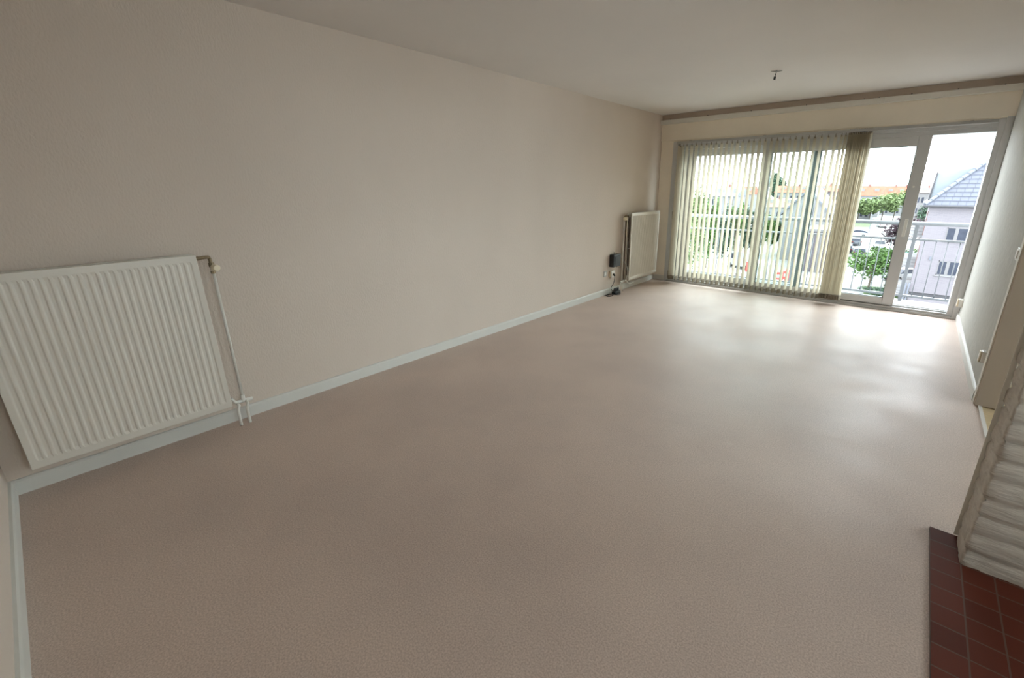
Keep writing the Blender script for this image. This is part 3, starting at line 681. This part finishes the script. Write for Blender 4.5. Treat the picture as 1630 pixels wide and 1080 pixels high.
tree('bush', at(1391, 470), (1.5, 1.0, .5), .9, M['leafdark'], 'low dark bush under the nearest street tree', 'bush', 900, .12, 62)
tree('hedge', at(1432, 413), (3.6, 1.2, .9), 1.7, M['leaf'], 'clipped green hedge behind the teal fence', 'hedge', 1600, .16, 63)
p = at(1446, 427); t = thing('teal_fence', 'teal green screened fence beside the lilac house', 'fence', tuple(p))
bx('screen', M['teal'], (-1.1, 2.2, -.03, .03, .05, 2.1), t)
for x in (-1.1, 0, 1.1, 2.2): bx('post', M['darkband'], (x-.04, x+.04, -.06, .06, 0, 2.2), t)
p = at(1382, 375); t = thing('lamp_post', 'slim grey street lamp standing at the kerb by the lawn', 'lamp', tuple(p))
b = B(); tube(b, [(0,0,0), (0,0,4.4)], [.09, .05], 8); obj('pole', b, M['greyroof'], t)
b = B(); box(b, -.15, .5, -.12, .12, 4.35, 4.5); obj('lamp_head', b, M['greyroof'], t)

# cars
def car(loc, rz, paint, label):
    t_ = thing('car', label, 'car', tuple(loc), rz)
    b_ = B(); w_ = .86
    secs = [(-2.1, .35, .75, .80), (-2.0, .25, .92, .95), (-1.2, .22, 1.0, 1), (0, .22, .98, 1), (1.0, .22, .95, 1), (1.8, .25, .80, .96), (2.1, .35, .62, .82)]
    rings = []
    for x, z0_, z1_, ww in secs:
        h_ = w_*ww
        rings.append([b_.verts.new(p) for p in ((x, -h_*.95, z0_), (x, -h_, (z0_+z1_)/2), (x, -h_*.93, z1_), (x, h_*.93, z1_), (x, h_, (z0_+z1_)/2), (x, h_*.95, z0_))])
    for a_, c_ in zip(rings, rings[1:]):
        for k in range(6): b_.faces.new((a_[k], a_[(k+1) % 6], c_[(k+1) % 6], c_[k]))
    b_.faces.new(rings[0]); b_.faces.new(rings[-1][::-1])
    # roof
    rr = [[b_.verts.new((x, s_*yy, z)) for s_ in (-1, 1)] for x, yy, z in ((-1.65, .60, 1.32), (-1.2, .62, 1.44), (.1, .62, 1.46), (.45, .58, 1.40))]
    for a_, c_ in zip(rr, rr[1:]): b_.faces.new((a_[0], a_[1], c_[1], c_[0]))
    obj('body', b_, paint, t_, .03)
    b_ = B(); sec = [(-1.98, .78, .93), (-1.62, .60, 1.31), (-1.2, .615, 1.42), (.1, .615, 1.44), (.45, .58, 1.38), (1.25, .76, .93)]
    L0 = [b_.verts.new((x, -y, z)) for x, y, z in sec]; R0_ = [b_.verts.new((x, y, z)) for x, y, z in sec]
    lowL = [b_.verts.new((x, -.80, .93)) for x in (-1.3, .3)]; 
    b_.faces.new([L0[0], L0[1], L0[2], L0[3], L0[4], L0[5]]); b_.faces.new([R0_[5], R0_[4], R0_[3], R0_[2], R0_[1], R0_[0]])
    for k in range(5): b_.faces.new((L0[k], R0_[k], R0_[k+1], L0[k+1]))
    obj('glazing', b_, M['dark'], t_)
    for x in (-1.3, 1.3):
        for s_ in (-1, 1):
            b_ = B(); tube(b_, [(x, s_*.68, .32), (x, s_*.88, .32)], .32, 16); wl = obj('wheel', b_, M['tyre'], t_)
            b_ = B(); tube(b_, [(x, s_*.87, .32), (x, s_*.895, .32)], .18, 12); obj('hubcap', b_, M['steel'], wl)
    b_ = B(); box(b_, -2.12, -1.98, -.80, -.55, .70, .88); box(b_, -2.12, -1.98, .55, .80, .70, .88); obj('tail_light', b_, M['tail'], t_)
    b_ = B(); box(b_, -2.13, -2.08, -.26, .26, .52, .64); obj('number_plate', b_, M['carwhite'], t_)
    return t_
p0_, p1_ = at(1383, 440), at(1395, 372); road = math.atan2(p1_.y-p0_.y, p1_.x-p0_.x)
car(at(1367, 408), road, M['cardark'], 'dark car seen from behind on the street between the railing uprights')
car(at(1399, 396), road+PI, M['carwhite'], 'white car on the street behind the dark car, above the green tree')
car(at(1403, 362), road+.15, M['carwhite'], 'small white car parked by the lawn at the top of the street')
car(at(1357, 390), road+.3, M['cargrey'], 'grey car half hidden behind the blind edge')
car(at(1364, 377), road+1.4, M['carwhite'], 'pale car crossing at the far end of the street')
car(at(1347, 402), road, M['cardark'], 'dark car almost covered by the bunched blind slats')
car(at(1436, 447), road+2.3, M['carwhite'], 'white car parked on the pink drive by the lilac house')
car(at(1408, 436), road+2.0, M['carwhite'], 'white car parked behind the nearest street tree')
# building site behind the blinds
def van(loc, rz, label):
    t_ = thing('van', label, 'van', tuple(loc), rz)
    b_ = B(); prism(b_, [(-2.6, .35), (2.3, .35), (2.5, .7), (2.35, 1.25), (1.7, 1.95), (1.2, 2.25), (-2.55, 2.3)], 'y', -.95, .95); obj('body', b_, M['carwhite'], t_, .05)
    b_ = B(); prism(b_, [(2.36, 1.27), (1.74, 1.95), (1.70, 1.90), (1.0, 1.90), (1.0, 1.25)], 'y', -.965, .965); obj('glazing', b_, M['dark'], t_)
    for x in (-1.6, 1.6):
        for s_ in (-1, 1):
            b_ = B(); tube(b_, [(x, s_*.75, .36), (x, s_*.98, .36)], .36, 16); obj('wheel', b_, M['tyre'], t_)
    return t_
van(at(1214, 446), 1.9, 'white van on the building site behind the blind, right of the white mullion')
van(at(1183, 427), 2.6, 'pale van behind the bottom of the blind, left of the white mullion')
van(at(1305, 362), .3, 'small white van behind the slats left of the bunch')
for i, (px, py) in enumerate(((1238, 452), (1247, 450), (1255, 448))):
    p = at(px, py); t = thing('road_barrier', ['red and white road barrier nearest the white van', 'red and white road barrier, middle of three', 'red and white road barrier nearest the grey mullion'][i], 'barrier', tuple(p), .2, 'road barriers')
    for k in range(3): bx('board', M['red'] if k % 2 == 0 else M['carwhite'], (-.45, .45, -.04, .04, .4+k*.33, .68+k*.33), t)
    for x in (-.4, .4): bx('leg', M['red'], (x-.05, x+.05, -.06, .06, 0, 1.4), t)
p = at(1190, 442); t = thing('site_sign', 'red site sign board behind the slats left of the white mullion', 'sign', tuple(p), .1)
bx('board', M['red'], (-.35, .35, -.03, .03, .7, 1.9), t); bx('post', M['greyroof'], (-.04, .04, .03, .09, 0, 1.9), t)
p = at(1138, 440); t = thing('timber_stack', 'stack of pale timber boards on the building site behind the left slats', 'timber', tuple(p), .6)
rnd = random.Random(9)
for k in range(12):
    b = B(); yy = -1.2+.8*(k % 4); zz = .12+.24*(k//4); box(b, -3.4, 3.0+rnd.uniform(-.3, .4), yy-.34, yy+.34, zz-.10, zz+.10)
    o = obj('board', b, M['timber'], t)
